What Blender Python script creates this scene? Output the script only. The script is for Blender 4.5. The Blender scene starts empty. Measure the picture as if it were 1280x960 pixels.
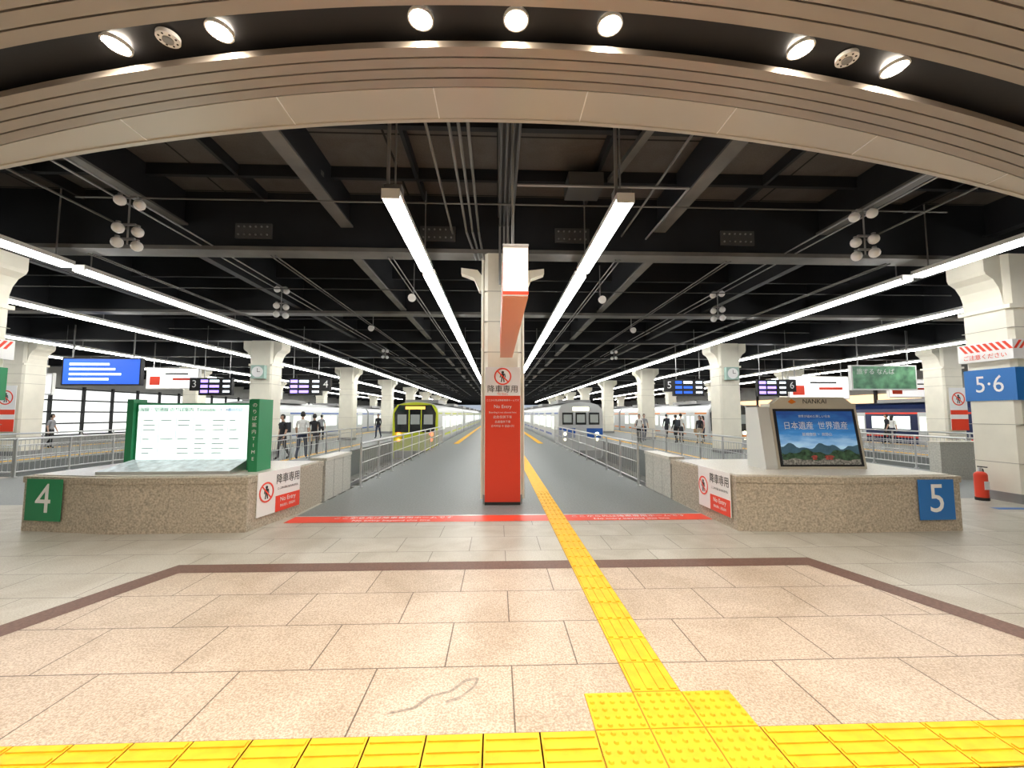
import bpy, bmesh, math, random
from mathutils import Vector, Matrix
random.seed(3)
scene = bpy.context.scene
CX = 0.15   # centre line of the station hall

# ------------------------------------------------------------ materials
_mats = {}
def M(name, col, rough=.5, metal=0, var=0.0, scale=6, bump=0.0, emit=0.0, ecol=None, spec=.5):
    if name in _mats: return _mats[name]
    m = bpy.data.materials.new(name); m.use_nodes = True
    nt = m.node_tree; b = nt.nodes['Principled BSDF']
    c = (col[0], col[1], col[2], 1)
    b.inputs['Base Color'].default_value = c
    b.inputs['Roughness'].default_value = rough
    b.inputs['Metallic'].default_value = metal
    b.inputs['Specular IOR Level'].default_value = spec
    if emit > 0:
        e = ecol or col
        b.inputs['Emission Color'].default_value = (e[0], e[1], e[2], 1)
        b.inputs['Emission Strength'].default_value = emit
    if var > 0 or bump > 0:
        tc = nt.nodes.new('ShaderNodeTexCoord')
        n = nt.nodes.new('ShaderNodeTexNoise'); n.inputs['Scale'].default_value = scale
        n.inputs['Detail'].default_value = 6
        nt.links.new(tc.outputs['Object'], n.inputs['Vector'])
        if var > 0:
            r = nt.nodes.new('ShaderNodeValToRGB')
            r.color_ramp.elements[0].position = .3; r.color_ramp.elements[1].position = .7
            r.color_ramp.elements[0].color = tuple(max(0, x*(1-var)) for x in col)+(1,)
            r.color_ramp.elements[1].color = tuple(min(1, x*(1+var)) for x in col)+(1,)
            nt.links.new(n.outputs['Fac'], r.inputs['Fac'])
            nt.links.new(r.outputs['Color'], b.inputs['Base Color'])
        if bump > 0:
            bp = nt.nodes.new('ShaderNodeBump'); bp.inputs['Strength'].default_value = bump
            bp.inputs['Distance'].default_value = .01
            nt.links.new(n.outputs['Fac'], bp.inputs['Height'])
            nt.links.new(bp.outputs['Normal'], b.inputs['Normal'])
    _mats[name] = m
    return m

def tile_mat(name, c1, c2, mortar, bw, rh, rough=.35, ms=.006, speck=.25, offset=.5, shift=(0,0)):
    if name in _mats: return _mats[name]
    m = bpy.data.materials.new(name); m.use_nodes = True
    nt = m.node_tree; b = nt.nodes['Principled BSDF']
    tc = nt.nodes.new('ShaderNodeTexCoord'); mp = nt.nodes.new('ShaderNodeMapping')
    mp.inputs['Location'].default_value = (shift[0], shift[1], 0)
    br = nt.nodes.new('ShaderNodeTexBrick')
    br.inputs['Scale'].default_value = 1
    br.inputs['Brick Width'].default_value = bw; br.inputs['Row Height'].default_value = rh
    br.inputs['Mortar Size'].default_value = ms; br.inputs['Mortar Smooth'].default_value = .1
    br.offset = offset
    br.inputs['Color1'].default_value = (*c1, 1); br.inputs['Color2'].default_value = (*c2, 1)
    br.inputs['Mortar'].default_value = (*mortar, 1)
    nt.links.new(tc.outputs['Object'], mp.inputs['Vector']); nt.links.new(mp.outputs['Vector'], br.inputs['Vector'])
    n = nt.nodes.new('ShaderNodeTexNoise'); n.inputs['Scale'].default_value = 75; n.inputs['Detail'].default_value = 3
    n.inputs['Roughness'].default_value = .8
    nt.links.new(tc.outputs['Object'], n.inputs['Vector'])
    n2 = nt.nodes.new('ShaderNodeTexNoise'); n2.inputs['Scale'].default_value = 1.6; n2.inputs['Detail'].default_value = 6
    n2.inputs['Distortion'].default_value = 1.0
    nt.links.new(tc.outputs['Object'], n2.inputs['Vector'])
    r = nt.nodes.new('ShaderNodeValToRGB')
    r.color_ramp.elements[0].position = .40; r.color_ramp.elements[1].position = .60
    r.color_ramp.elements[0].color = (1-speck, 1-speck*1.1, 1-speck*1.2, 1); r.color_ramp.elements[1].color = (1, 1, 1, 1)
    nt.links.new(n.outputs['Fac'], r.inputs['Fac'])
    r2 = nt.nodes.new('ShaderNodeValToRGB')
    r2.color_ramp.elements[0].position = .35; r2.color_ramp.elements[1].position = .6
    r2.color_ramp.elements[0].color = (.84, .82, .79, 1); r2.color_ramp.elements[1].color = (1, 1, 1, 1)
    nt.links.new(n2.outputs['Fac'], r2.inputs['Fac'])
    x = nt.nodes.new('ShaderNodeMix'); x.data_type = 'RGBA'; x.blend_type = 'MULTIPLY'; x.inputs[0].default_value = 1
    nt.links.new(br.outputs['Color'], x.inputs[6]); nt.links.new(r.outputs['Color'], x.inputs[7])
    y = nt.nodes.new('ShaderNodeMix'); y.data_type = 'RGBA'; y.blend_type = 'MULTIPLY'; y.inputs[0].default_value = 1
    nt.links.new(x.outputs[2], y.inputs[6]); nt.links.new(r2.outputs['Color'], y.inputs[7])
    nt.links.new(y.outputs[2], b.inputs['Base Color'])
    b.inputs['Roughness'].default_value = rough
    b.inputs['Specular IOR Level'].default_value = .35
    _mats[name] = m
    return m

steel = M('stainless_steel', (.62, .63, .63), .32, .8)
cream = M('cream_paint', (.82, .79, .68), .5, var=.05, scale=2)
white = M('white_enamel', (.85, .85, .83), .4)
black = M('black_paint', (.012, .012, .014), .5)
beamd = M('dark_steel_paint', (.010, .011, .014), .6, var=.3, scale=1.5)
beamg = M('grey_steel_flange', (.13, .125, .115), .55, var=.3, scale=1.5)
greym = M('grey_metal', (.30, .30, .30), .4, .4)
red = M('sign_red', (.82, .06, .025), .4)
green = M('sign_green', (.02, .25, .10), .4)
blue = M('sign_blue', (.02, .17, .52), .4)
yellow = M('tactile_yellow', (.86, .47, .02), .55, var=.12, scale=9, spec=.3)
signw = M('sign_white', (.86, .86, .86), .45)
dark = M('dark_rubber', (.02, .02, .02), .7)
asphalt = M('platform_asphalt', (.20, .215, .21), .5, var=.16, scale=30, bump=.2)
concrete = M('concrete', (.30, .30, .28), .8, var=.2, scale=3, bump=.3)
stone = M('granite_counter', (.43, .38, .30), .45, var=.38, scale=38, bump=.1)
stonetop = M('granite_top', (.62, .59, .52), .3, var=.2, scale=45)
stonew = M('granite_wall', (.50, .49, .44), .45, var=.22, scale=30)
lamp = M('fluorescent_tube', (1, 1, 1), .5, emit=25, ecol=(1, .99, .95))
glass = M('dark_glass', (.015, .018, .022), .08, 0, spec=.8)
textb = M('text_black', (.02, .02, .02), .5)
brown = M('brown_granite', (.15, .085, .065), .5, var=.25, scale=50, spec=.25)
vaultm = M('bronze_aluminium', (.42, .365, .31), .32, .5)
vaultp = M('champagne_panel', (.55, .52, .47), .35, .35)

# ------------------------------------------------------------ mesh builder
class MB:
    def __init__(s, name):
        s.name = name; s.v = []; s.f = []; s.mi = []; s.mats = []; s.sm = []
    def _m(s, mat):
        if mat not in s.mats: s.mats.append(mat)
        return s.mats.index(mat)
    def add(s, vs, fs, mat, sm=False):
        o = len(s.v); s.v += [tuple(v) for v in vs]; k = s._m(mat)
        for f in fs:
            s.f.append([o+i for i in f]); s.mi.append(k); s.sm.append(sm)
    def box(s, c, sz, mat, rz=0, rx=0, ry=0):
        hx, hy, hz = sz[0]/2, sz[1]/2, sz[2]/2
        P = [Vector((a*hx, b*hy, d*hz)) for d in (-1, 1) for b in (-1, 1) for a in (-1, 1)]
        if rz or rx or ry:
            R = Matrix.Rotation(rz, 3, 'Z') @ Matrix.Rotation(ry, 3, 'Y') @ Matrix.Rotation(rx, 3, 'X')
            P = [R @ p for p in P]
        C = Vector(c)
        s.add([p+C for p in P], [(0, 2, 3, 1), (4, 5, 7, 6), (0, 1, 5, 4), (2, 6, 7, 3), (0, 4, 6, 2), (1, 3, 7, 5)], mat)
    def b2(s, a, b, mat):
        s.box([(a[i]+b[i])/2 for i in range(3)], [abs(a[i]-b[i]) for i in range(3)], mat)
    def cyl(s, p0, p1, r, mat, n=10, r2=None, caps=True, sm=True):
        p0 = Vector(p0); p1 = Vector(p1); r2 = r if r2 is None else r2
        d = (p1-p0).normalized()
        a = Vector((0, 0, 1)) if abs(d.z) < .9 else Vector((1, 0, 0))
        u = d.cross(a).normalized(); w = d.cross(u)
        vs = []
        for i in range(n):
            t = 2*math.pi*i/n; q = u*math.cos(t)+w*math.sin(t)
            vs += [p0+q*r, p1+q*r2]
        fs = [(2*i, 2*((i+1) % n), 2*((i+1) % n)+1, 2*i+1) for i in range(n)]
        s.add(vs, fs, mat, sm)
        if caps:
            s.add([vs[2*i] for i in range(n)], [tuple(range(n))], mat)
            s.add([vs[2*i+1] for i in range(n)], [tuple(reversed(range(n)))], mat)
    def ball(s, c, r, mat, seg=12, rings=8, sc=(1, 1, 1), keep=None):
        vs = []; fs = []
        for j in range(rings+1):
            ph = math.pi*j/rings
            for i in range(seg):
                t = 2*math.pi*i/seg
                vs.append((c[0]+r*sc[0]*math.sin(ph)*math.cos(t), c[1]+r*sc[1]*math.sin(ph)*math.sin(t), c[2]+r*sc[2]*math.cos(ph)))
        for j in range(rings):
            for i in range(seg):
                q = (j*seg+i, (j+1)*seg+i, (j+1)*seg+(i+1) % seg, j*seg+(i+1) % seg)
                if keep:
                    m = [sum(vs[k][a] for k in q)/4-c[a] for a in range(3)]
                    if not keep(m): continue
                fs.append(q)
        s.add(vs, fs, mat, True)
    def prism(s, poly, axis, a, b, mat, sm=False):
        n = len(poly)
        def P(p, t):
            if axis == 0: return (t, p[0], p[1])
            if axis == 1: return (p[0], t, p[1])
            return (p[0], p[1], t)
        vs = [P(p, a) for p in poly]+[P(p, b) for p in poly]
        fs = [(i, (i+1) % n, n+(i+1) % n, n+i) for i in range(n)]
        s.add(vs, fs, mat, sm)
        s.add(vs[:n], [tuple(reversed(range(n)))], mat); s.add(vs[n:], [tuple(range(n))], mat)
    def ring(s, c, r0, r1, y0, y1, mat, n=28):
        vs = []
        for i in range(n):
            t = 2*math.pi*i/n; ca, sa = math.cos(t), math.sin(t)
            for (r, y) in ((r0, y0), (r1, y0), (r0, y1), (r1, y1)):
                vs.append((c[0]+r*ca, y, c[1]+r*sa))
        fs = []
        for i in range(n):
            j = (i+1) % n
            fs += [(4*i, 4*i+1, 4*j+1, 4*j), (4*i+2, 4*j+2, 4*j+3, 4*i+3), (4*i+1, 4*i+3, 4*j+3, 4*j+1), (4*i, 4*j, 4*j+2, 4*i+2)]
        s.add(vs, fs, mat)
    def finish(s, parent=None, bevel=0, loc=(0, 0, 0), rotz=0, rot=None):
        me = bpy.data.meshes.new(s.name)
        me.from_pydata([tuple(v) for v in s.v], [], s.f)
        for m in s.mats: me.materials.append(m)
        for p, k, q in zip(me.polygons, s.mi, s.sm): p.material_index = k; p.use_smooth = q
        bm = bmesh.new(); bm.from_mesh(me); bmesh.ops.recalc_face_normals(bm, faces=bm.faces); bm.to_mesh(me); bm.free()
        me.update()
        o = bpy.data.objects.new(s.name, me); scene.collection.objects.link(o)
        o.location = loc; o.rotation_euler = rot if rot else (0, 0, rotz)
        if parent: o.parent = parent
        if bevel:
            md = o.modifiers.new('bevel', 'BEVEL'); md.width = bevel; md.segments = 2; md.limit_method = 'ANGLE'
        return o

def text(parent, body, loc, size, mat, rot=(math.pi/2, 0, 0), al='CENTER', sx=1.0, name='lettering', ex=.001):
    c = bpy.data.curves.new(name, 'FONT'); c.body = body; c.size = size
    c.align_x = al; c.align_y = 'CENTER'; c.extrude = ex; c.resolution_u = 3
    c.materials.append(mat)
    o = bpy.data.objects.new(name, c); scene.collection.objects.link(o)
    o.location = loc; o.rotation_euler = rot; o.scale = (sx, 1, 1)
    o.parent = parent
    return o

def no_entry(mb, cx, cz, r, y):
    mb.cyl((cx, y, cz), (cx, y-.004, cz), r, signw, n=28, sm=False)
    mb.ring((cx, cz), r*.84, r, y-.004, y-.009, red)
    mb.cyl((cx, y-.005, cz+r*.48), (cx, y-.008, cz+r*.48), r*.16, textb, n=14, sm=False)
    mb.box((cx, y-.006, cz+r*.08), (r*.34, .004, r*.5), textb)
    mb.box((cx-r*.26, y-.006, cz+r*.1), (r*.1, .004, r*.46), textb, ry=.2)
    mb.box((cx+r*.26, y-.006, cz+r*.1), (r*.1, .004, r*.46), textb, ry=-.2)
    mb.box((cx-r*.12, y-.006, cz-r*.38), (r*.13, .004, r*.55), textb, ry=.15)
    mb.box((cx+r*.12, y-.006, cz-r*.38), (r*.13, .004, r*.55), textb, ry=-.15)
    mb.box((cx, y-.009, cz), (r*1.7, .003, r*.15), red, ry=math.radians(45))

# ------------------------------------------------------------ floor
warm = tile_mat('warm_granite_tiles', (.60, .505, .405), (.66, .56, .455), (.16, .12, .09), .9, .6, .40, .005, .42, shift=(.35, .05))
cool = tile_mat('grey_granite_tiles', (.50, .485, .42), (.57, .555, .49), (.22, .20, .17), .9, .6, .40, .005, .28, shift=(.35, .05))
f = MB('floor')
f.b2((-32, -8, -.3), (32, 8.3, 0), cool)
PL = [(-3.35, 3.5), (6.95, 13.3), (17.1, 24), (-13.2, -6.9), (-24, -16.9)]
for a, b in PL:
    f.b2((a, 8.3, -1.2), (b, 150, 0), asphalt)
for a, b in ((13.3, 17.1), (-16.9, -13.2)):
    f.b2((a, 8.3, -.3), (b, 12, 0), cool)
f.b2((24, 8.3, -.3), (32, 18, 0), cool); f.b2((-32, 8.3, -.3), (-24, 18, 0), cool)
f.b2((-32, 8.3, -1.4), (32, 150, -1.2), concrete)
f.finish()
f = MB('floor_inlay')
f.add([(-3.45, 4.85, .003), (3.55, 4.85, .003), (4.45, 1.9, .003), (4.45, -7.9, .003), (-4.35, -7.9, .003), (-4.35, 1.9, .003)], [(0, 1, 2, 3, 4, 5)], warm)
def band(pts, w, z, mat):
    L = []; R = []
    for i, p in enumerate(pts):
        p = Vector(p); d0 = (p-Vector(pts[i-1])).normalized() if i else None
        d1 = (Vector(pts[i+1])-p).normalized() if i < len(pts)-1 else None
        d = ((d0 or d1)+(d1 or d0)).normalized(); n = Vector((-d.y, d.x)); k = 1/max(.5, n.dot(Vector((-(d1 or d0).y, (d1 or d0).x))))
        L.append(p+n*w/2*k); R.append(p-n*w/2*k)
    vs = [(q.x, q.y, z) for q in L]+[(q.x, q.y, z) for q in R]; n = len(pts)
    f.add(vs, [(i, i+1, n+i+1, n+i) for i in range(n-1)], mat)
band([(-4.4, 1.9), (-3.5, 4.84), (3.6, 4.84), (4.5, 1.9)], .25, .005, brown)
f.add([(-3.35, 6.78, .004), (3.5, 6.78, .004), (3.5, 7.17, .004), (-3.35, 7.17, .004)], [(0, 1, 2, 3)], red)
f.add([(-3.35, 7.22, .003), (3.5, 7.22, .003), (3.5, 8.35, .003), (-3.35, 8.35, .003)], [(0, 1, 2, 3)], asphalt)
f.add([(-3.35, 7.17, .005), (3.5, 7.17, .005), (3.5, 7.22, .005), (-3.35, 7.22, .005)], [(0, 1, 2, 3)], steel)
f.add([(9.0, 7.3, .004), (14, 7.0, .004), (14, 7.15, .004), (9.0, 7.45, .004)], [(0, 1, 2, 3)], blue)
vein = M('granite_vein', (.30, .25, .20), .45, var=.4, scale=60)
vp = [(-.62, 2.52), (-.48, 2.56), (-.40, 2.66), (-.28, 2.70), (-.20, 2.80), (-.12, 2.82), (-.14, 2.74), (-.22, 2.64), (-.30, 2.60)]
for (a, b_) in zip(vp[:-1], vp[1:]):
    d = (Vector(b_)-Vector(a)).normalized(); n_ = Vector((-d.y, d.x))*random.uniform(.008, .014)
    f.add([(a[0]-n_.x, a[1]-n_.y, .0045), (b_[0]-n_.x, b_[1]-n_.y, .0045), (b_[0]+n_.x, b_[1]+n_.y, .0045), (a[0]+n_.x, a[1]+n_.y, .0045)], [(0, 1, 2, 3)], vein)
fl = f.finish()
for x in (-1.7, 2.2):
    text(fl, 'ここから先は降車専用ホームです', (x, 7.05, .006), .13, signw, rot=(0, 0, 0), ex=.0005)
    text(fl, 'No entry beyond this line', (x, 6.88, .006), .12, signw, rot=(0, 0, 0), ex=.0005)

# tactile paving
t = MB('tactile_paving')
XA, XB = .83, 1.13
jl = M('tactile_joint', (.34, .18, .01), .7)
def bars_x(x0, y0):
    t.box((x0+.15, y0+.15, .004), (.291, .291, .008), yellow)
    for k in range(4): t.box((x0+.15, y0+.0375+.075*k, .012), (.27, .034, .008), yellow)
def bars_y(x0, y0):
    t.box((x0+.15, y0+.15, .004), (.291, .291, .008), yellow)
    for k in range(4): t.box((x0+.0375+.075*k, y0+.15, .012), (.034, .27, .008), yellow)
def dots(x0, y0):
    t.box((x0+.15, y0+.15, .004), (.291, .291, .008), yellow)
    for i in range(5):
        for j in range(5):
            t.cyl((x0+.03+.06*i, y0+.03+.06*j, .008), (x0+.03+.06*i, y0+.03+.06*j, .018), .016, yellow, n=8, r2=.011, sm=False)
t.b2((-8, 2.05, 0), (9, 2.35, .003), jl)
t.b2((.53, 1.75, 0), (1.43, 2.65, .0031), jl)
t.b2((XA, 2.65, 0), (XB, 8.3, .0055), jl)
for k in range(-28, 29):
    x = .53+.3*k
    if -8 < x < 8.5 and not (-.1 < k*.3 < .85): bars_x(x, 2.05)
for i in range(3):
    for j in range(-1, 2): dots(.53+.3*i, 2.05+.3*j)
for k in range(22): bars_y(XA, 2.65+.3*k)
t.box(((XA+XB)/2, 9.25+35, .006), (.3, 70, .008), yellow)
for a, b in PL:
    y0 = 24.5 if a == -3.35 else 15
    for x, s in ((a, 1), (b, -1)):
        t.box((x+s*.95, (y0+125)/2, .006), (.3, 125-y0, .008), yellow)
t.finish()

# ------------------------------------------------------------ tracks
for x in (5.2, -5.15, 15.2, -15.1):
    r = MB('railway_track')
    y0 = 9 if abs(x) < 10 else 13
    for s in (-.53, .53):
        r.b2((x+s-.035, y0, -1.06), (x+s+.035, 148, -.92), greym)
    for k in range(70):
        r.box((x, y0+.3+.9*k, -1.13), (2.0, .24, .14), concrete)
    r.box((x, y0+.4, -.6), (2.2, .3, .35), red); r.box((x, y0+.1, -.6), (2.4, .3, .6), concrete)
    r.finish()

# ------------------------------------------------------------ ceiling
cdeck = tile_mat('ceiling_panels', (.125, .112, .102), (.105, .095, .087), (.010, .010, .010), 1.8, .9, .7, .02, .2, offset=0)
cdeck2 = M('ceiling_black_deck', (.020, .020, .021), .7, var=.3, scale=1)
c = MB('ceiling')
c.b2((-32, 3.8, 6.1), (32, 8.2, 6.3), cdeck)
c.b2((-32, 8.2, 6.1), (32, 150, 6.3), cdeck2)
c.b2((-32, -8, 6.1), (32, 3.8, 6.3), beamd)
c.finish()
c = MB('ceiling_beams')
y = 8.2
while y < 140:
    c.b2((-32, y-.06, 4.95), (32, y+.06, 6.1), beamd)
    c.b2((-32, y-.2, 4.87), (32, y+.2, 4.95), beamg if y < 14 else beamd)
    y += 5.05
y = 9.9
while y < 120:
    c.b2((-32, y-.05, 5.5), (32, y+.05, 6.1), beamd)
    y += 1.683
c.b2((-32, 5.75, 5.85), (32, 5.85, 6.1), beamd); c.b2((-32, 7.2, 5.9), (32, 7.28, 6.1), beamd)
for i, x in enumerate((-3.0, 3.3, -6.2, 6.7, -10.1, 10.3, -14, 14.3, -20, 20.2)):
    c.b2((x-.04, 3.8, 5.45), (x+.04, 8.15, 6.1), beamd)
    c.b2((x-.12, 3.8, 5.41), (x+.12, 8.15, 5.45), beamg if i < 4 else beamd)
    c.b2((x-.04, 8.2, 5.05), (x+.04, 140, 6.1), beamd)
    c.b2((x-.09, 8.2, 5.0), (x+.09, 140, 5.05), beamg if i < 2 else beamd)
for x in (-1.45, -4.6, 1.75, 4.9, -8.1, 8.5): c.b2((x-.03, 3.8, 5.9), (x+.03, 8.15, 6.1), beamd)
rv = M('rivet_plate', (.07, .07, .07), .6)
for x in (-1.2, 1.5, 4.9, -4.8):
    c.box((x, 8.12, 5.3), (.7, .04, .3), rv)
    for a in range(6):
        for b_ in (-.08, .08): c.cyl((x-.28+.11*a, 8.1, 5.3+b_), (x-.28+.11*a, 8.08, 5.3+b_), .018, greym, n=6)
for (x0, x1) in ((-2.9, -3.5), (2.0, 2.3)): c.box(((x0+x1)/2, 5.6, 5.75), (.12, 2.6, .08), beamg, rz=.15*(1 if x0 > 0 else -1))
c.finish()

# ------------------------------------------------------------ vaulted concourse soffit
R = 19.5; VZ = 4.5
def vz(x): return VZ-(R-math.sqrt(R*R-(x-CX)**2))
def yb(y0, x): return y0+(.009*(x-CX)**2 if y0 < 3.5 else 0)
w = MB('wall_bulkhead')
xs = [-7.5+15.3*i/40 for i in range(41)]
vs = [(x, 3.80, vz(x)+.3) for x in xs]+[(x, 3.80, 6.1) for x in xs]
w.add(vs, [(i, i+1, 42+i, 41+i) for i in range(40)], beamd)
w.finish()
wl = MB('wall_left')
winw = M('backlit_window', (.8, .82, .8), .5, emit=1.2)
wallm = M('wall_paint', (.40, .40, .38), .7, var=.1, scale=1)
wl.b2((-32.3, -8, -1.4), (-32, 150, 6.3), wallm)
for k in range(40):
    y0 = 14+2.4*k
    wl.b2((-31.98, y0+.1, .2), (-31.95, y0+2.3, 3.6), winw)
    wl.b2((-31.95, y0-.08, 0), (-31.8, y0+.08, 3.8), black)
    for q in (.2, 1.05, 1.9, 2.75, 3.6): wl.b2((-31.94, y0, q-.05), (-31.85, y0+2.4, q+.05), black)
wl.finish()
wr = MB('wall_right')
warmw = M('warm_lit_panel', (.9, .6, .35), .5, emit=1.6)
wr.b2((32, -8, -1.4), (32.3, 150, 6.3), wallm)
for k in range(24):
    y0 = 14+4*k
    wr.b2((31.9, y0+.2, 2.2), (31.98, y0+3.8, 3.4), warmw)
    wr.b2((31.8, y0-.1, 0), (31.98, y0+.1, 4), black)
    wr.b2((31.85, y0+.2, 0.9), (31.98, y0+3.8, 2.0), glass)
wr.finish()
wb = MB('wall_back'); wb.b2((-32, -8.3, 0), (32, -8, 6.3), M('back_wall_paint', (.6, .57, .5), .6, var=.05, scale=1)); wb.finish()

v = MB('vaulted_soffit')
def arc(y0, y1, off, th, mat, x0=-7.5, x1=7.8, n=72):
    vs = []
    for i in range(n+1):
        x = x0+(x1-x0)*i/n; z = vz(x)+off
        a, b_ = yb(y0, x), yb(y1, x)
        vs += [(x, a, z), (x, b_, z), (x, b_, z+th), (x, a, z+th)]
    fs = []
    for i in range(n):
        for k in range(4):
            fs.append((4*i+k, 4*i+(k+1) % 4, 4*i+4+(k+1) % 4, 4*i+4+k))
    v.add(vs, fs, mat, False)
arc(3.38, 3.75, 0, .05, vaultp)
arc(3.73+.02, 3.79, -.012, .3, vaultp)
def slats(ya, yb_, n):
    p = (yb_-ya)/n
    for i in range(n):
        arc(ya+i*p+.014, ya+(i+1)*p, .0, .05, vaultm)
slats(2.97, 3.37, 4)
arc(-7.9, 3.38, .12, .03, black)
slats(1.35, 2.66, 12)
slats(-.2, .93, 11); slats(-1.8, -.6, 11); slats(-3.4, -2.2, 11); slats(-7.8, -3.8, 36)
for x in [CX-.04+.665*(2*k+1) for k in range(-4, 4)]:
    z = vz(x); ya = yb(3.38, x); v.box((x, (ya+3.75)/2, z-.001), (.01, 3.75-ya, .006), signw, ry=math.asin((x-CX)/R))
for x in (-7.75, 8.05):
    v.b2((x-.3, -7.9, vz(7.4)-.5), (x+.3, 3.78, vz(7.4)+.5), vaultm)
    for yy in (3.4, -2, -7.5): v.b2((x-.3, yy-.3, 0), (x+.3, yy+.3, vz(7.4)), cream)
v.finish()

dlm = M('downlight_glow', (1, .85, .65), .5, emit=60, ecol=(1, .88, .72))
def downlight(x, y, power=112):
    z = vz(x)+.085
    d = MB('recessed_downlight')
    d.ring((0, 0), .082, .094, .01, .035, signw, n=24)
    d.cyl((0, .012, 0), (0, .03, 0), .082, dlm, n=24)
    o = d.finish(loc=(x, y, z), rot=(math.pi/2, -math.asin((x-CX)/R), 0))
    l = bpy.data.lights.new('lamp', 'SPOT'); l.energy = power; l.spot_size = math.radians(140); l.spot_blend = .6
    l.shadow_soft_size = .07; l.color = (1, .89, .77)
    q = bpy.data.objects.new('lamp', l); scene.collection.objects.link(q)
    q.location = (0, -.03, 0); q.rotation_euler = (-math.pi/2, 0, 0); q.parent = o
for x in (-2.78, -2.03, -.57, .13, .83, 2.31, 3.08): downlight(x, yb(2.86, x))
for yy in (1.14, -.4, -2.0, -3.6):
    for x in (-4.2, -2.5, -.6, .9, 2.8, 4.5): downlight(x, yb(yy, x), 118)
for x in (-2.40, 2.68):
    d = MB('ceiling_speaker'); z = vz(x)+.085
    d.cyl((0, 0, .03), (0, 0, 0), .075, signw, n=24)
    d.cyl((0, 0, 0), (0, 0, -.012), .035, greym, n=20)
    for k in range(8):
        a = k*math.pi/4; d.cyl((.055*math.cos(a), .055*math.sin(a), .0), (.055*math.cos(a), .055*math.sin(a), -.004), .007, dark, n=6)
    d.finish(loc=(x, yb(2.86, x), z))

# ------------------------------------------------------------ fluorescent strip rows
def strip(x, z, y0, y1, name='fluorescent_strip_light'):
    s = MB(name)
    brk = [8.3+10.1*k for k in range(14)]
    pts = [y0]+[b for b in brk if y0+.5 < b < y1]+[y1]
    for a, b in zip(pts[:-1], pts[1:]):
        a += .09; b -= .09
        s.b2((x-.12, a, z), (x+.12, b, z+.08), white)
        s.b2((x-.11, a+.03, z-.05), (x+.11, b-.03, z), lamp)
        s.b2((x-.12, a, z-.05), (x+.12, a+.03, z), white)
        n = max(1, int((b-a)/4))
        for k in range(n+1):
            yy = a+.25+(b-a-.5)*k/n
            s.cyl((x, yy, z+.08), (x, yy, 5.49 if yy > 8 else 6.09), .013, greym, n=6)
    s.finish()
for x in (-1.42, 1.72): strip(x, 4.6, 5.25, 95)
for x in (-8.35, 8.75): strip(x, 4.6, 4.6, 95)
for x in (-12.4, 12.9): strip(x, 4.6, 5.5, 90)
for x in (-18.2, 18.6, -22.3, 22.8): strip(x, 4.6, 9, 80)
s = MB('strip_light_hanger_frame')
for x in (-1.42, 1.72):
    s.b2((x-.1, 5.5, 4.69), (x-.06, 5.54, 6.09), greym); s.b2((x-.12, 5.45, 4.69), (x+.12, 5.6, 4.8), greym)
s.finish()

# ------------------------------------------------------------ columns
jg = M('joint_grey', (.4, .38, .32), .6)
def column(x, y, w):
    c = MB('station_column'); h = w/2; ch = .07
    poly = [(-h+ch, -h), (h-ch, -h), (h, -h+ch), (h, h-ch), (h-ch, h), (-h+ch, h), (-h, h-ch), (-h, -h+ch)]
    c.prism([(p[0], p[1]) for p in poly], 2, 0, 4.87, cream)
    c.prism([(p[0]*1.04, p[1]*1.04) for p in poly], 2, 0, .18, greym)
    if w > .8:
        for s in (1, -1):
            pr = [(s*h, 3.85), (s*(h+.03), 4.05), (s*(h+.08), 4.22), (s*(h+.18), 4.38), (s*(h+.32), 4.48), (s*(h+.35), 4.55), (s*(h+.35), 4.87), (s*h, 4.87)]
            c.prism(pr, 1, -h*.8, h*.8, cream)
        c.b2((-h-.03, -h-.03, 3.78), (h+.03, h+.03, 3.86), cream)
        for z in (.75, 1.5, 3.0, 3.4): c.b2((-h-.004, -h-.004, z), (h+.004, h+.004, z+.012), jg)
    else:
        for s in (1, -1):
            pr = [(s*h, 4.15), (s*(h+.12), 4.2), (s*(h+.22), 4.45), (s*(h+.48), 4.55), (s*(h+.48), 4.66), (s*(h+.15), 4.62), (s*(h+.02), 4.45), (s*h, 4.45)]
            c.prism(pr, 1, -.1, .1, cream)
        c.cyl((h+.03, -h+.1, .1), (h+.03, -h+.1, 4.8), .03, cream, n=8)
        c.cyl((-h-.03, -h+.1, .1), (-h-.03, -h+.1, 4.8), .03, cream, n=8)
        for z in (2.9, 3.5, 4.1): c.b2((-h-.004, -h-.004, z), (h+.004, h+.004, z+.012), jg)
    return c.finish(loc=(x, y, 0))
ROWS = [8.4+10.1*k for k in range(8)]
for k, y in enumerate(ROWS):
    column(.1, y+(-.05 if k == 0 else 0), .72)
    if k == 0: column(-10.12, 8.08, .86); column(10.42, 8.08, .86)
    else: column(-10.12, y, .92); column(10.32, y, .92)
    if k: column(-20.3, y, .95); column(20.6, y, .95)

# ---- central pillar signage
s = MB('exit_only_pillar_sign')
s.b2((-.335, -.02, 0), (.335, 0, 2.06), red)
s.b2((-.335, -.02, 2.06), (.335, 0, 2.61), signw)
no_entry(s, 0, 2.43, .165, -.021)
s.b2((-.335, -.03, 0), (.335, -.0, .06), dark)
so = s.finish(loc=(.1, 7.985, .0))
text(so, '降車専用', (0, -.023, 2.18), .15, textb)
text(so, 'No Entry', (0, -.023, 2.095), .055, red)
for z, b_, sz in ((1.97, 'ここから先は降車専用ホームです', .042), (1.85, 'No Entry', .09), (1.74, 'Boarding is not allowed here', .045), (1.65, '此处仅供下车', .06), (1.56, '此處僅供下車', .05), (1.48, '승차하실 수 없습니다', .05)):
    text(so, b_, (0, -.023, z), sz, signw)

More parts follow.
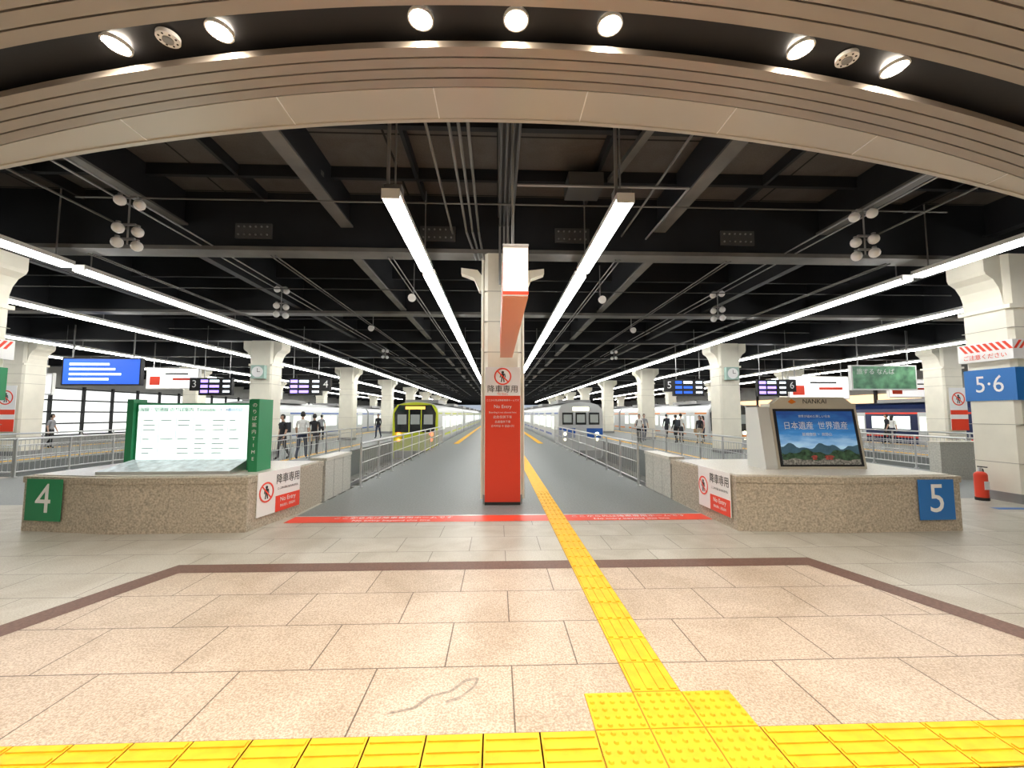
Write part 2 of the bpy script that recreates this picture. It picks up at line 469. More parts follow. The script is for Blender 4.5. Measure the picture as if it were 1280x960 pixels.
s = MB('hanging_light_box')
orange = M('sign_orange', (.62, .24, .13), .35, emit=.12)
s.b2((-.115, 3.75, 2.80), (.115, 7.93, 3.26), M('light_box_white', (.82, .79, .75), .4, emit=.3))
s.b2((-.118, 3.80, 2.79), (.118, 7.92, 2.80), orange)
s.b2((-.12, 3.74, 3.255), (.12, 7.93, 3.275), greym)
s.b2((-.118, 3.745, 2.80), (.118, 3.752, 2.83), red)
for yy in (4.5, 7.0): s.cyl((0, yy, 3.27), (0, yy, 5.34), .014, greym, n=8)
s.b2((.116, 4.0, 2.86), (.119, 7.7, 3.2), red); s.b2((-.119, 4.0, 2.86), (-.116, 7.7, 3.2), red)
s.finish(loc=(.165, 0, 0))

# conduits, cable trays and duct feeding the pillar
s = MB('ceiling_conduits')
for x in (-.62, -.5, -.38): s.cyl((x, 3.8, 5.35), (x, 8.0, 5.3), .022, beamg, n=8); s.cyl((x, 8.0, 5.3), (x*.6-.05, 8.05, 4.75), .022, greym, n=8)
s.b2((.02, 3.8, 5.40), (.30, 8.0, 5.6), black); s.b2((-.0, 3.8, 5.6), (.32, 8.0, 5.63), beamg)
for x in (.04, .12, .2, .28): s.cyl((x, 3.8, 5.37), (x, 7.85, 5.37), .02, rv, n=8); s.cyl((x, 7.88, 5.4), (x, 7.88, 4.2), .022, greym, n=8)
for x in (-.9, 2.5, -7.2, 7.6, -11.3, 11.6): s.cyl((x, 4, 5.3), (x, 8.1, 5.3), .02, beamg, n=6)
s.cyl((-7, 6.9, 5.3), (8, 6.9, 5.3), .014, beamg, n=6); s.cyl((.3, 6.2, 5.25), (3, 6.2, 5.25), .02, greym, n=6); s.cyl((3, 6.2, 5.25), (3, 8.1, 5.25), .02, greym, n=6)
s.box((1.5, 7.0, 5.7), (.6, .5, .25), rv)
for x in (-4.5, -2.2, 2.4, 4.7, 8.1, -8.0):
    for dx in (0, .09): s.cyl((x+dx, 8.2, 4.84), (x+dx, 70, 4.84), .014, beamg, n=6)
for x in (-9.2, 9.5):
    s.b2((x-.15, 4.2, 4.80), (x+.15, 60, 4.84), rv); s.b2((x-.16, 4.2, 4.80), (x-.14, 60, 4.87), greym); s.b2((x+.14, 4.2, 4.80), (x+.16, 60, 4.87), greym)
for k in range(8):
    yy = 10.4+5.05*k
    s.cyl((-12, yy, 4.84), (12, yy, 4.84), .012, rv, n=6)
for x in (-3.9, -5.3, 4.2, 5.9):
    s.cyl((x, 4.5, 5.75), (x, 4.5, 5.35), .015, greym, n=6); s.ball((x, 4.5, 5.33), .03, greym, 8, 6)
for (x, yy) in ((-2.1, 10.3), (2.6, 10.3), (-4.2, 14), (4.6, 14)):
    s.cyl((x, yy, 5.5), (x, yy, 4.62), .012, greym, n=6); s.cyl((x, yy, 4.62), (x, yy-.22, 4.55), .05, white, n=12, r2=.10)
s.finish()

# globe speakers on side rods
glob = M('white_globe', (.85, .85, .85), .35)
for sx in (-1, 1):
    X = CX+sx*5.65
    s = MB('globe_speaker_rail')
    for dx in (0, .22): s.cyl((X+sx*dx, 4.1, 4.95), (X+sx*dx, 60, 4.95), .014, greym, n=6)
    for (yy, lv) in ((6.2, (4.86, 4.44, 4.22)), (10.6, (4.86, 4.44, 4.22)), (20.4, (4.8, 4.5))):
        s.cyl((X, yy, 4.95), (X, yy, lv[-1]), .012, greym, n=6)
        for zz in lv:
            for d in (-.09, .09):
                s.ball((X+d*.9, yy+d*sx*-.8, zz), .078, glob, 12, 8)
                s.cyl((X+d*.9, yy+d*sx*-.8, zz+.06), (X+d*.9, yy+d*sx*-.8, zz+.1), .03, greym, n=8)
            s.box((X, yy, zz+.08), (.22, .03, .03), greym)
    s.finish()

# ------------------------------------------------------------ granite counters
def counter(pts, wall_x):
    c = MB('granite_counter')
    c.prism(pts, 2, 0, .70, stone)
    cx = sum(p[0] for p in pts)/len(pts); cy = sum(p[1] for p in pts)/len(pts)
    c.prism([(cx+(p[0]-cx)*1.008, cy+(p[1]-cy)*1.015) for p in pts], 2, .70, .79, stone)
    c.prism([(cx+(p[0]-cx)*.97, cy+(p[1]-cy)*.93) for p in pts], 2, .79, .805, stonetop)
    c.finish(bevel=.012)
    w = MB('granite_barrier_wall')
    w.b2((wall_x-.14, 8.46, 0), (wall_x+.14, 9.9, .78), stonew); w.b2((wall_x-.16, 8.46, .78), (wall_x+.16, 9.9, .84), stonetop)
    for yy in (8.9, 9.4): w.b2((wall_x-.143, yy, 0), (wall_x+.143, yy+.008, .78), concrete)
    w.finish()
counter([(-7.0, 6.5), (-5.5, 6.24), (-3.63, 6.28), (-3.42, 7.45), (-3.42, 8.4), (-7.0, 8.4)], -3.4-.14)
counter([(3.52, 7.3), (3.53, 6.12), (5.0, 5.95), (6.85, 6.02), (7.0, 8.4), (3.52, 8.4)], 3.52+.14)

def plate(name, num, loc, rotz, w, h, col):
    s = MB(name); s.b2((-w/2, -.012, -h/2), (w/2, 0, h/2), col)
    o = s.finish(loc=loc, rotz=rotz, bevel=.003)
    text(o, num, (0, -.0135, 0), h*1.0, signw, sx=.95); return o
plate('platform_number_sign', '4', (-6.60, 6.405, .46), math.atan2(6.24-6.5, 1.5), .62, .60, green)
plate('platform_number_sign', '5', (6.42, 5.975, .46), math.atan2(.07, 1.85), .56, .58, blue)

def exit_sign(loc, rotz):
    s = MB('exit_only_sign'); w, h = .98, .66
    s.b2((-w/2, -.014, -h/2), (w/2, 0, h/2), signw)
    no_entry(s, -.31, .02, .155, -.015)
    s.b2((-.1, -.017, -h/2), (w/2, -.013, -h/2+.25), red)
    o = s.finish(loc=loc, rotz=rotz, bevel=.002)
    text(o, '降車専用', (.19, -.017, .17), .17, textb, sx=.85)
    text(o, 'ここから先には入れません', (.19, -.017, .03), .042, textb)
    text(o, 'No Entry', (.19, -.019, -.15), .10, signw)
    text(o, '禁止进入  진입금지', (.19, -.019, -.25), .045, signw)
exit_sign((-3.505, 6.93, .49), math.pi/2-math.atan2(.21, 1.17))
exit_sign((3.505, 6.72, .49), -math.pi/2)

# left: timetable lightbox board
s = MB('timetable_display_board')
glowb = M('backlit_white', (.80, .88, .86), .4, emit=1.05, ecol=(.84, 1, .96))
s.b2((-.82, 0, .12), (1.0, .12, 1.08), green)
s.b2((-.78, -.015, .16), (.96, 0, 1.05), glowb)
s.b2((-.92, -.06, 0), (-.82, .2, 1.14), green)
s.b2((1.0, -.10, 0), (1.13, .2, 1.14), green); s.b2((1.14, -.30, 0), (1.27, .12, 1.14), green)
mapm = M('map_panel', (.55, .62, .66), .22, var=.4, scale=9, emit=.2)
K = [(-.95, -.50, .04), (.98, -.50, .04), (.98, -.02, .17), (-.82, -.02, .17), (-.95, -.50, 0), (.98, -.50, 0), (.98, -.02, 0), (-.82, -.02, 0)]
s.add(K, [(0, 1, 2, 3)], mapm); s.add(K, [(0, 4, 5, 1), (1, 5, 6, 2), (3, 7, 4, 0)], steel)
pale = M('print_pale', (.35, .55, .48), .5, emit=.35)
for i in range(9): s.b2((-.72, -.018, .24+.075*i), (.9, -.0155, .243+.075*i), pale)
for i in range(7): s.b2((-.72+.27*i, -.018, .24), (-.717+.27*i, -.0155, .84), pale)
pr2 = M('print_grey', (.35, .45, .43), .5, emit=.3)
for i in range(8):
    for j in range(6):
        if random.random() < .6: s.b2((-.69+.27*j, -.019, .265+.075*i), (-.69+.27*j+random.uniform(.08, .2), -.016, .280+.075*i), pr2)
bo = s.finish(loc=(-5.04, 7.0, .806), rotz=.02)
text(bo, '南海線・空港線 のりば案内  Timetable', (-.2, -.02, .97), .075, green)
text(bo, '3・4番のりば', (.68, -.02, .97), .06, blue)
for i, q in enumerate('のりば案内TIME'): text(bo, q, (1.205, -.303, 1.04-.105*i), .075, signw)

# right: scenic poster lightbox
s = MB('advertising_light_box')
fr = M('light_box_frame', (.66, .62, .52), .35, .3)
skym = bpy.data.materials.new('poster_sky'); skym.use_nodes = True
nt = skym.node_tree; b = nt.nodes['Principled BSDF']; tc = nt.nodes.new('ShaderNodeTexCoord')
sp = nt.nodes.new('ShaderNodeSeparateXYZ'); rp = nt.nodes.new('ShaderNodeValToRGB')
rp.color_ramp.elements[0].position = .3; rp.color_ramp.elements[0].color = (.34, .50, .62, 1)
rp.color_ramp.elements[1].position = .95; rp.color_ramp.elements[1].color = (.006, .035, .15, 1)
e = rp.color_ramp.elements.new(.6); e.color = (.03, .15, .36, 1)
ns = nt.nodes.new('ShaderNodeTexNoise'); ns.inputs['Scale'].default_value = 3; ns.inputs['Detail'].default_value = 6
mpp = nt.nodes.new('ShaderNodeMapping'); mpp.inputs['Scale'].default_value = (1, 1, 4)
nt.links.new(tc.outputs['Object'], mpp.inputs['Vector']); nt.links.new(mpp.outputs['Vector'], ns.inputs['Vector'])
ma = nt.nodes.new('ShaderNodeMath'); ma.operation = 'MULTIPLY_ADD'; ma.inputs[1].default_value = -.45
nt.links.new(ns.outputs['Fac'], ma.inputs[0])
nt.links.new(tc.outputs['Object'], sp.inputs[0]); nt.links.new(sp.outputs['Z'], ma.inputs[2])
ad = nt.nodes.new('ShaderNodeMath'); ad.inputs[1].default_value = .25; nt.links.new(ma.outputs[0], ad.inputs[0])
nt.links.new(ad.outputs[0], rp.inputs[0])
nt.links.new(rp.outputs[0], b.inputs['Base Color']); nt.links.new(rp.outputs[0], b.inputs['Emission Color']); b.inputs['Emission Strength'].default_value = .8
prof = [(0.0, 0), (.16, 1.0), (.16, 1.08), (.42, 1.08), (.55, 0)]
s.prism(prof, 0, -.70, .78, fr)
s.prism([(-.68, 1.05), (.76, 1.05), (.58, 1.19), (-.50, 1.19)], 1, .17, .3, fr)
s.prism([(-.02, 0), (-.02, .06), (.15, 1.02), (.5, 1.02), (.5, 0)], 0, -.92, -.72, M('pale_side_panel', (.6, .62, .6), .4))
tilt = math.atan2(.16, 1.0)
def sl(x, z, d=0): return (x, z*.16-d*math.cos(tilt), z)
def slq(x0, z0, x1, z1, d, mat): s.add([sl(x0, z0, d), sl(x1, z0, d), sl(x1, z1, d), sl(x0, z1, d)], [(0, 1, 2, 3)], mat)
slq(-.66, .04, .74, .99, .004, black)
slq(-.61, .07, .69, .95, .007, skym)
hill = M('poster_hills', (.04, .09, .045), .4, var=.9, scale=16, emit=.10, ecol=(.04, .10, .06)); hill2 = M('poster_far_hills', (.05, .12, .18), .4, var=.3, scale=10, emit=.2)
shrine = M('poster_shrine', (.35, .06, .05), .4, var=.5, scale=30, emit=.15)
def ridge(base, amp, seed, d, mat):
    random.seed(seed); pts = []
    n = 30
    for i in range(n+1): pts.append((.69-1.30*i/n, base+amp*(.5*math.sin(i*.45+seed)+.3*math.sin(i*1.1+seed*2)+.25*random.random())))
    vs = [sl(-.61, .07, d), sl(.69, .07, d)]+[sl(p[0], p[1], d) for p in pts]
    s.add(vs, [tuple(range(len(vs)))], mat)
ridge(.36, .07, 2, .008, hill2); ridge(.27, .06, 5, .009, hill); ridge(.15, .03, 9, .010, M('poster_village', (.22, .22, .19), .4, var=.95, scale=30, emit=.1, ecol=(.3, .3, .3)))
for (x, k_) in ((-.12, .8), (.10, 1.3)):
    s.add([sl(x-.02, .19, .012), sl(x+.13*k_, .19, .012), sl(x+.10*k_, .22, .012), sl(x+.02, .22, .012)], [(0, 1, 2, 3)], shrine); slq(x+.01, .15, x+.10*k_, .19, .012, shrine)
po = s.finish(loc=(5.32, 6.75, .806), rotz=-.02)
tr = (math.pi/2-tilt, 0, 0)
text(po, '日本遺産  世界遺産', sl(.03, .70, .012), .14, signw, rot=tr, sx=.92)
text(po, '世界が認めた美しい日本', sl(.03, .86, .012), .05, signw, rot=tr)
text(po, '葛城修験 ・ 高野山', sl(.03, .56, .012), .06, signw, rot=tr)
text(po, 'NANKAI', (.08, .166, 1.115), .11, textb)
lg = MB('logo'); lg.prism([(-.32, 1.07), (-.24, 1.11), (-.32, 1.16), (-.38, 1.11)], 1, .16, .168, M('logo_orange', (.9, .25, .02), .4)); lg.finish(parent=po)

# ------------------------------------------------------------ railings
def fence(p0, p1, h=1.02, bar=.14):
    p0 = Vector((*p0, 0)); p1 = Vector((*p1, 0)); L = (p1-p0).length; d = (p1-p0)/L
    s = MB('metal_railing'); n = max(1, round(L/1.5))
    for i in range(n+1):
        p = p0+d*(L*i/n); s.cyl(p, p+Vector((0, 0, h)), .028, steel, n=8)
        s.cyl(p, p+Vector((0, 0, .02)), .06, steel, n=8)
    for z, r in ((h, .028), (h-.16, .014), (.14, .018), (h*.55, .012)):
        s.cyl(p0+Vector((0, 0, z)), p1+Vector((0, 0, z)), r, steel, n=8)
    k = int(L/bar)
    for i in range(k):
        p = p0+d*(bar*(i+.5)); s.cyl(p+Vector((0, 0, .14)), p+Vector((0, 0, h-.16)), .008, steel, n=5, caps=False)
    s.finish()
fence((-3.2, 10.0), (-3.2, 24.5)); fence((3.38, 10.0), (3.38, 24.5))
fence((-7.05, 8.6), (-7.05, 22)); fence((7.15, 8.6), (7.15, 22))
fence((-13.1, 11.9), (-13.1, 22)); fence((13.4, 11.5), (13.4, 22))
fence((-17.0, 11.9), (-13.15, 11.9)); fence((13.45, 11.5), (17.0, 11.5))
fence((-17, 12), (-17, 22)); fence((17.1, 11.6), (17.1, 22))
s = MB('granite_barrier_wall'); s.b2((11.6, 10.6, 0), (13.3, 10.9, .95), stonew); s.b2((11.58, 10.58, .95), (13.32, 10.92, .99), stonetop); s.finish()

# ------------------------------------------------------------ side-column signage
HB = .43
def col_band(x, y, txt, colr, side):
    s = MB('column_platform_sign'); h = HB+.015
    s.b2((-h, -h, 1.98), (h, h, 2.62), colr)
    o = s.finish(loc=(x, y, 0)); text(o, txt[0], (0, -h-.002, 2.3), .52, signw, sx=.95)
    text(o, txt, (side*(h+.002), 0, 2.3), .48, signw, rot=(math.pi/2, 0, side*math.pi/2), sx=.85); return o
col_band(10.42, 8.08, '5·6', blue, -1); col_band(-10.12, 8.08, '3·4', green, 1)
for x in (10.42, -10.12):
    s = MB('striped_height_band'); h = HB+.02
    s.b2((-h-.05, -h-.03, 2.78), (h+.05, h+.03, 3.16), signw)
    for k in range(8):
        a = -h-.04+.11*k
        s.add([(a, -h-.033, 2.98), (a+.06, -h-.033, 2.98), (a+.18, -h-.033, 3.14), (a+.12, -h-.033, 3.14)], [(0, 1, 2, 3)], red)
        for q in (-h-.053, h+.053): s.add([(q, a, 2.98), (q, a+.06, 2.98), (q, min(h, a+.18), 3.14), (q, min(h, a+.12), 3.14)], [(0, 1, 2, 3)], red)
    o = s.finish(loc=(x, 8.08, 0)); text(o, '頭上注意', (0, -h-.034, 2.87), .13, red)
    text(o, 'ご注意ください', (-h-.054, 0, 2.87), .11, red, rot=(math.pi/2, 0, -math.pi/2))
for (x, y) in ((-20.3, 18.5), (20.6, 18.5)):
    s = MB('exit_only_sign')
    s.b2((-.4, -.02, 1.0), (.4, 0, 2.9), signw); s.b2((-.4, -.022, 1.0), (.4, -.018, 1.5), red); s.b2((-.4, -.022, 1.7), (.4, -.018, 1.9), red)
    no_entry(s, 0, 2.4, .3, -.021); s.finish(loc=(x, y-.58, 0))
for x in (-10.12, 10.32):
    s = MB('station_clock'); s.b2((-.28, -.1, -.28), (.28, .1, .28), M('clock_case', (.35, .5, .45), .4))
    s.cyl((0, -.1, 0), (0, -.115, 0), .23, signw, n=28); s.box((0, -.118, .07), (.02, .004, .16), textb); s.box((.06, -.118, 0), (.12, .004, .02), textb)
    s.finish(loc=(x, 17.92, 3.5))

s = MB('fire_extinguisher')
s.cyl((0, 0, .05), (0, 0, .50), .10, red, n=18); s.ball((0, 0, .50), .10, red, 18, 8, sc=(1, 1, .7)); s.cyl((0, 0, 0), (0, 0, .06), .105, dark, n=18)
s.cyl((0, 0, .55), (0, 0, .64), .03, steel, n=10); s.box((.0, -.04, .66), (.03, .16, .02), dark); s.cyl((.05, 0, .62), (.12, 0, .25), .012, dark, n=8)
s.box((0, -.10, .3), (.1, .01, .16), signw)
s.finish(loc=(9.66, 8.1, 0))

# ------------------------------------------------------------ hanging displays
led = M('led_violet', (.35, .25, .9), .5, emit=2.2); ledw = M('led_white', (.8, .9, 1), .5, emit=1.8); ledb = M('led_blue_screen', (.02, .10, .55), .4, emit=1.3)
def depboard(x, y, num, leftnum, col=led):
    s = MB('departure_board'); w = 1.55
    s.b2((-w/2, -.1, -.42), (w/2, .1, .42), black)
    nx = -w/2-.22 if leftnum else w/2+.22
    s.b2((nx-.22, -.1, -.2), (nx+.22, .1, .42), black)
    for k in range(3):
        z = .26-.25*k
        s.b2((-w/2+.08, -.105, z-.07), (-w/2+.42, -.1, z+.07), col)
        s.b2((-w/2+.5, -.105, z-.06), (-w/2+.95, -.1, z+.06), col if k else ledw); s.b2((w/2-.42, -.105, z-.05), (w/2-.1, -.1, z+.05), ledw)
    for q in (-.6, .6): s.cyl((q, 0, .42), (q, 0, 5.49-3.05), .02, greym, n=8)
    o = s.finish(loc=(x, y, 3.05)); text(o, num, (nx, -.103, .11), .5, signw)
depboard(-9.35, 20.6, '4', False); depboard(-13.6, 20.6, '3', True)
depboard(9.6, 20.6, '5', True, ledb); depboard(13.9, 20.6, '6', False)
def screen(name, x, y, z, w, h, kind):
    s = MB(name); s.b2((-w/2-.06, -.05, -h/2-.06), (w/2+.06, .12, h/2+.06), black if kind == 'blue' else white)
    scr = {'blue': ledb, 'white': M('ad_white', (.85, .85, .85), .4, emit=.9), 'scenic': M('ad_scenic', (.10, .24, .12), .4, var=.9, scale=2.5, emit=.15, ecol=(.2, .5, .35))}[kind]
    s.b2((-w/2, -.055, -h/2), (w/2, -.05, h/2), scr)
    if kind == 'blue':
        for k in range(4): s.b2((-w*.42, -.06, h*.3-k*h*.2-.05), (w*(.1+.08*(k % 3)), -.055, h*.3-k*h*.2+.04), ledw)
    if kind == 'white':
        s.b2((-w*.45, -.06, -h*.35), (-w*.25, -.055, h*.1), red); s.b2((0, -.06, -h*.1), (w*.4, -.055, h*.02), red); s.b2((-w*.15, -.06, h*.2), (w*.3, -.055, h*.28), textb)
    for q in (-w*.4, w*.4): s.cyl((q, 0, h/2), (q, 0, 5.49-z), .025, greym, n=8)
    return s.finish(loc=(x, y, z))
screen('digital_signage_screen', -16.6, 18, 3.5, 3.1, 1.05, 'blue')
screen('advertising_panel', -17.1, 22.5, 3.6, 2.6, 1.0, 'white')
o = screen('digital_signage_screen', 17.3, 18, 3.35, 2.9, 1.0, 'scenic')
text(o, '旅する なんば', (-.4, -.06, .25), .28, signw)
screen('advertising_panel', 19.2, 24.2, 3.3, 3.6, 1.25, 'white')
for (x, y) in ((-26.5, 24), (27, 26)): screen('advertising_panel', x, y, 3.4, 3.4, 1.1, 'white')

# ------------------------------------------------------------ trains
silver = M('train_stainless', (.64, .66, .67), .3, .45)
lime = M('train_lime', (.62, .70, .03), .35); tblue = M('train_blue', (.02, .10, .42), .3); torange = M('train_orange', (.8, .25, .02), .4)
navy = M('train_navy', (.01, .02, .08), .3); winl = M('train_window_lit', (.75, .8, .75), .3, emit=.9)
tail = M('tail_lamp', (1, .15, .03), .4, emit=8); head = M('train_head_lamp', (1, .9, .6), .4, emit=6)
def train(x, y0, cars, body, front, stripe, tailc, mask=True):
    T = 2.50; h = 1.4
    sec = [(-h+.1, -1.0), (h-.1, -1.0), (h, -.8), (h, 1.75), (h-.06, 2.05), (h-.25, 2.3), (h-.7, 2.43), (0, T), (-h+.7, 2.43), (-h+.25, 2.3), (-h+.06, 2.05), (-h, 1.75), (-h, -.8)]
    t = MB('commuter_train'); L = 19.5
    for c in range(cars):
        a = y0+c*20; b_ = a+L
        t.prism(sec, 1, a, b_, body)
        if c < cars-1: t.b2((-1.1, b_, -.7), (1.1, b_+.5, 2.2), dark)
        t.b2((-1.1, a+2, 2.45), (1.1, a+6, 2.68), greym); t.b2((-1.1, a+12, 2.45), (1.1, a+16, 2.68), greym)
        for bg in (a+3, b_-3):
            for wy in (-.95, .95):
                for wx in (-.55, .55): t.cyl((wx-.06, bg+wy, -.52), (wx+.06, bg+wy, -.52), .4, dark, n=16)
            t.box((0, bg, -.65), (2.1, 2.6, .25), dark)
        for sd in (-1, 1):
            X = sd*h
            t.box((X, (a+b_)/2, .35), (.012, L-.2, .14), stripe); t.box((X, (a+b_)/2, 1.78), (.012, L-.2, .1), stripe)
            for k in range(4):
                dy = a+2.4+k*4.9
                t.box((X, dy, .85), (.02, 1.35, 1.95), silver); t.box((X, dy-.33, 1.15), (.03, .48, .85), winl); t.box((X, dy+.33, 1.15), (.03, .48, .85), winl)
                if k < 3: t.box((X, dy+2.45, 1.2), (.024, 2.6, .8), winl); t.box((X, dy+2.45, 1.2), (.03, .07, .8), silver)
    fs = [(p[0]*.985, p[1]*.99) for p in sec]
    t.prism(fs, 1, y0-.12, y0, front)
    cab = M('cab_interior', (.3, .32, .3), .4, emit=.25)
    if mask:
        t.prism([(-1.22, .62), (1.22, .62), (1.26, 1.8), (1.0, 2.28), (-1.0, 2.28), (-1.26, 1.8)], 1, y0-.15, y0-.12, glass)
        t.b2((-.40, y0-.16, .62), (-.34, y0-.14, 2.2), front); t.b2((.34, y0-.16, .62), (.40, y0-.14, 2.2), front)
        for q in (-.8, 0, .8): t.box((q, y0-.16, 1.4), (.55, .012, .6), cab)
        t.b2((-.6, y0-.17, 2.02), (.6, y0-.15, 2.2), M('destination_led', (.9, .5, .1), .4, emit=1.5))
    else:
        for q in (-.83, 0, .83): t.box((q, y0-.14, 1.45), (.66, .04, .75), glass); t.box((q, y0-.165, 1.45), (.5, .01, .5), cab)
        t.b2((-1.36, y0-.14, .35), (1.36, y0-.125, .85), stripe)
        t.b2((-.35, y0-.15, -.1), (.35, y0-.12, .9), silver); t.b2((-.5, y0-.15, 1.95), (.5, y0-.12, 2.15), head)
    t.b2((-1.25, y0-.14, .26), (1.25, y0-.12, .36), stripe)
    for q in (-1.0, 1.0):
        t.cyl((q, y0-.12, .50), (q, y0-.18, .50), .11, head if tailc is None else tail, n=14); t.cyl((q, y0-.12, .15), (q, y0-.16, .15), .08, tailc or head, n=14)
    t.b2((-1.2, y0-.3, -.95), (1.2, y0-.05, -.5), greym); t.b2((-.15, y0-.6, -.75), (.15, y0-.1, -.5), dark)
    t.finish(loc=(x, 0, 0))
train(-5.05, 26, 5, silver, lime, lime, tail)
train(5.2, 26, 5, silver, silver, tblue, None, False)
train(-15.1, 25, 5, silver, silver, tblue, tail)
train(15.2, 27, 5, silver, silver, torange, None)
train(26.5, 21, 4, navy, navy, red, tail)

# ------------------------------------------------------------ people
skin = M('skin', (.55, .34, .24), .5); hairm = M('hair_black', (.012, .01, .01), .5)
def person(name, loc, head_dir, H, top, pants, walk=.0, bag=None, long_sleeve=False, hair_long=False):
    k = H/1.72
    w = walk
    J = [((0, 0, .95), .135, .10), ((0, 0, 1.12), .115, .088), ((0, .0, 1.31), .145, .10), ((0, 0, 1.43), .075, .06), ((0, .01, 1.50), .05, .05), ((0, .015, 1.56), .045, .045)]
    E = [(0, 1), (1, 2), (2, 3), (3, 4), (4, 5)]
    for s in (-1, 1):
        ws = w*s
        n = len(J)
        J += [((s*.165, 0, 1.405), .062, .062), ((s*.215, -.02-ws*.25, 1.14), .042, .042), ((s*.225, .06-ws*.5, .90), .030, .030), ((s*.225, .08-ws*.55, .83), .034, .022)]
        E += [(2, n), (n, n+1), (n+1, n+2), (n+2, n+3)]
        n = len(J)
        J += [((s*.09, 0, .88), .092, .092), ((s*.10, .03+ws*.5, .50), .062, .065), ((s*.10, -.02+ws*1.0-(.12 if ws < 0 else 0), .10+(.05 if ws < 0 else 0)), .042, .045), ((s*.11, .13+ws*1.0-(.1 if ws < 0 else 0), .04), .042, .03)]
        E += [(0, n), (n, n+1), (n+1, n+2), (n+2, n+3)]
    me = bpy.data.meshes.new('tmp'); me.from_pydata([j[0] for j in J], E, [])
    o = bpy.data.objects.new('tmp', me); scene.collection.objects.link(o)
    md = o.modifiers.new('s', 'SKIN'); md.use_smooth_shade = True
    for i, j in enumerate(J):
        sv = me.skin_vertices[0].data[i]; sv.radius = (j[1], j[2]); sv.use_root = (i == 0)
    o.modifiers.new('u', 'SUBSURF').levels = 2
    dg = bpy.context.evaluated_depsgraph_get(); ev = o.evaluated_get(dg)
    m2 = bpy.data.meshes.new_from_object(ev)
    p = MB(name)
    vs = [v.co.copy() for v in m2.vertices]
    groups = {}
    for f_ in m2.polygons:
        c = f_.center
        arm = abs(c.x) > .175 and c.z < 1.38 and c.z > .7
        if c.z < .09: mt = dark
        elif arm and c.z < .9: mt = skin
        elif arm and c.z < 1.17 and not long_sleeve: mt = skin
        elif c.z > 1.46: mt = skin
        elif c.z < .97 and not arm: mt = pants
        else: mt = top
        groups.setdefault(mt, []).append(tuple(f_.vertices))
    for mt, fs in groups.items(): p.add(vs, fs, mt, True)
    bpy.data.objects.remove(o)
    for s in (-1, 1):
        hy = .08-w*s*.55
        for i in range(4):
            y_ = hy-.027+.018*i; Lf = (.055, .068, .066, .05)[i]
            a = Vector((s*.225, y_, .80)); b_ = a+Vector((-s*.006, .004, -Lf*.55)); c_ = b_+Vector((-s*.018, .004, -Lf*.45))
            p.cyl(a, b_, .0095, skin, n=6, r2=.0085); p.cyl(b_, c_, .0085, skin, n=6, r2=.006)
        a = Vector((s*.215, hy+.03, .84)); p.cyl(a, a+Vector((-s*.02, .03, -.03)), .011, skin, n=6, r2=.009); p.cyl(a+Vector((-s*.02, .03, -.03)), a+Vector((-s*.024, .035, -.06)), .009, skin, n=6, r2=.006)
    hc = (0, .025, 1.635)
    p.ball(hc, 1, skin, 16, 12, sc=(.072, .09, .108))
    p.cyl((0, .10, 1.64), (0, .135, 1.612), .008, skin, n=6, r2=.015)
    p.box((0, .108, 1.582), (.042, .008, .008), M('lips', (.4, .14, .12), .5))
    for s in (-1, 1):
        p.ball((s*.028, .105, 1.645), .011, signw, 8, 6); p.ball((s*.028, .114, 1.645), .005, textb, 6, 5)
        p.box((s*.028, .108, 1.665), (.03, .008, .006), hairm)
        p.ball((s*.073, .02, 1.63), 1, skin, 8, 6, sc=(.008, .018, .03))
    p.ball((0, .018, 1.645), 1, hairm, 18, 14, sc=(.084, .102, .116), keep=lambda m: (m[1] < .02 and m[2] > -.07) or m[2] > .055)
    if hair_long: p.ball((0, -.045, 1.53), 1, hairm, 14, 10, sc=(.085, .05, .16))
    if bag == 'backpack':
        bm_ = M('backpack_dark', (.03, .035, .05), .7)
        p.box((0, -.17, 1.24), (.27, .15, .40), bm_); p.box((0, -.255, 1.17), (.2, .04, .2), bm_)
        for s in (-1, 1): p.cyl((s*.1, -.12, 1.42), (s*.11, .10, 1.36), .018, bm_, n=6); p.cyl((s*.11, .11, 1.36), (s*.12, -.1, 1.08), .018, bm_, n=6)
    if bag == 'tote':
        bt = M('tote_tan', (.45, .30, .16), .7)
        p.box((.28, .02, .78), (.08, .3, .26), bt); p.cyl((.27, -.06, .9), (.2, 0, 1.42), .012, bt, n=6); p.cyl((.27, .1, .9), (.2, 0, 1.42), .012, bt, n=6)
    ob = p.finish(loc=(loc[0], loc[1], .0), rotz=head_dir)
    ob.scale = (k, k, k); return ob
C = lambda n, c: M('cloth_'+n, c, .8, var=.12, scale=20)
person('pedestrian', (-8.15, 16.2), 2.7, 1.68, C('black', (.02, .02, .025)), C('charcoal', (.05, .05, .06)), .12, 'backpack')
person('pedestrian', (-7.42, 16.2), .2, 1.78, C('white', (.80, .80, .78)), C('navy', (.03, .04, .08)), .22, 'tote')
person('pedestrian', (-7.75, 18.0), .3, 1.70, C('black', (.02, .02, .025)), C('charcoal', (.05, .05, .06)), .15, None, True)
person('pedestrian', (10.6, 24.5), .4, 1.66, C('black', (.02, .02, .025)), C('black', (.02, .02, .025)), .1, 'backpack', True)
person('pedestrian', (11.3, 25.4), -1.2, 1.74, C('white', (.75, .75, .73)), C('charcoal', (.05, .05, .06)), .0)
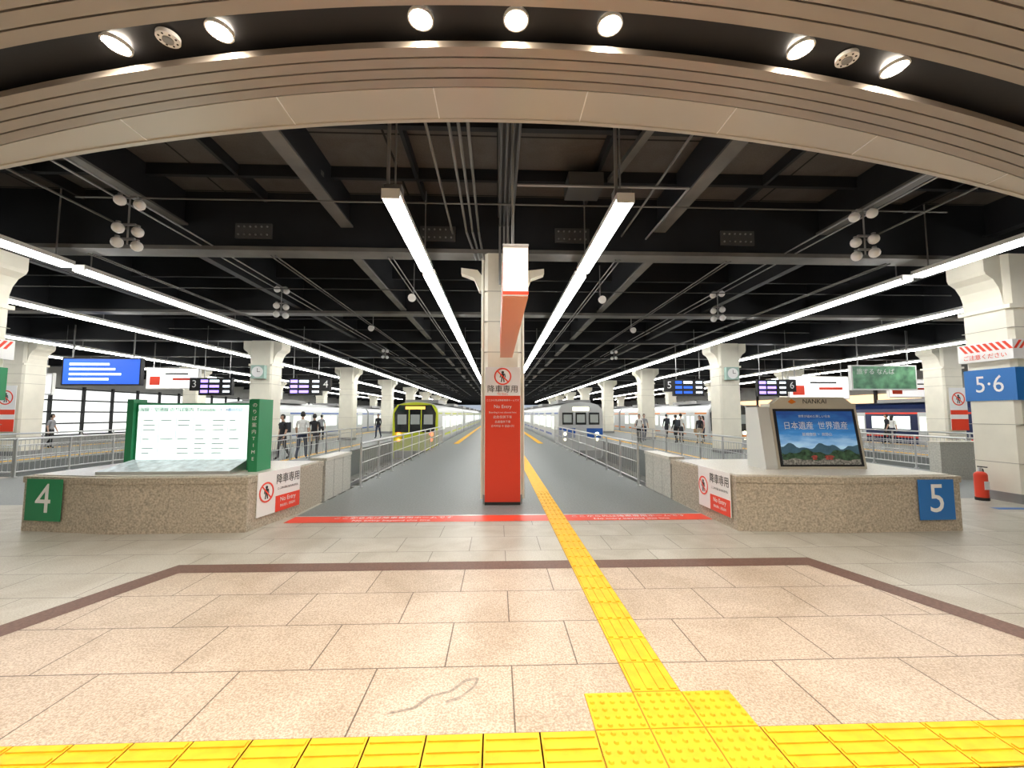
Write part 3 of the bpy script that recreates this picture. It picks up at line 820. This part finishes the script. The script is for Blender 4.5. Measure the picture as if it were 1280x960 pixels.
person('pedestrian', (11.9, 24.2), 2.2, 1.62, C('black', (.02, .02, .025)), C('beige', (.5, .42, .32)), .1, 'tote', True, True)
person('pedestrian', (12.5, 25.0), 1.4, 1.6, C('pink', (.6, .35, .35)), C('navy', (.03, .04, .08)), .0, None, False, True)
person('pedestrian', (9.4, 26.5), 3.0, 1.72, C('grey', (.3, .3, .32)), C('navy', (.03, .04, .08)), .2)
person('pedestrian', (8.4, 24.5), 3.0, 1.7, C('white', (.75, .75, .73)), C('black', (.02, .02, .025)), .15, 'backpack')
person('pedestrian', (22.6, 23.5), 1.2, 1.7, C('black', (.02, .02, .025)), C('black', (.02, .02, .025)), .1)
person('pedestrian', (23.3, 23.9), -1.2, 1.64, C('white', (.75, .75, .73)), C('navy', (.03, .04, .08)), .1, None, False, True)
person('pedestrian', (-22.6, 22.0), -1.3, 1.7, C('grey', (.3, .3, .32)), C('black', (.02, .02, .025)), .1)
person('pedestrian', (-11.4, 27.5), .3, 1.66, C('grey', (.3, .3, .32)), C('black', (.02, .02, .025)), .12)
person('pedestrian', (-8.6, 30.5), 3.0, 1.72, C('black', (.02, .02, .025)), C('navy', (.03, .04, .08)), .15, None, True)
person('pedestrian', (-12.0, 33.0), 2.8, 1.64, C('white', (.75, .75, .73)), C('charcoal', (.05, .05, .06)), .1, None, False, True)
person('pedestrian', (12.3, 30.0), .1, 1.70, C('black', (.02, .02, .025)), C('charcoal', (.05, .05, .06)), .15, 'backpack', True)

# ------------------------------------------------------------ world & camera
wd = bpy.data.worlds.new('World'); scene.world = wd; wd.use_nodes = True
wd.node_tree.nodes['Background'].inputs[0].default_value = (.75, .85, 1, 1)
wd.node_tree.nodes['Background'].inputs[1].default_value = .6
cd = bpy.data.cameras.new('camera'); cam = bpy.data.objects.new('camera', cd); scene.collection.objects.link(cam)
cam.location = (0, 0, 1.7); cam.rotation_euler = (math.radians(94.2), 0, math.radians(-2.0))
cd.sensor_width = 36; cd.lens = 36*520/1280; cd.clip_end = 500; cd.clip_start = .05
scene.camera = cam
scene.view_settings.view_transform = 'Standard'
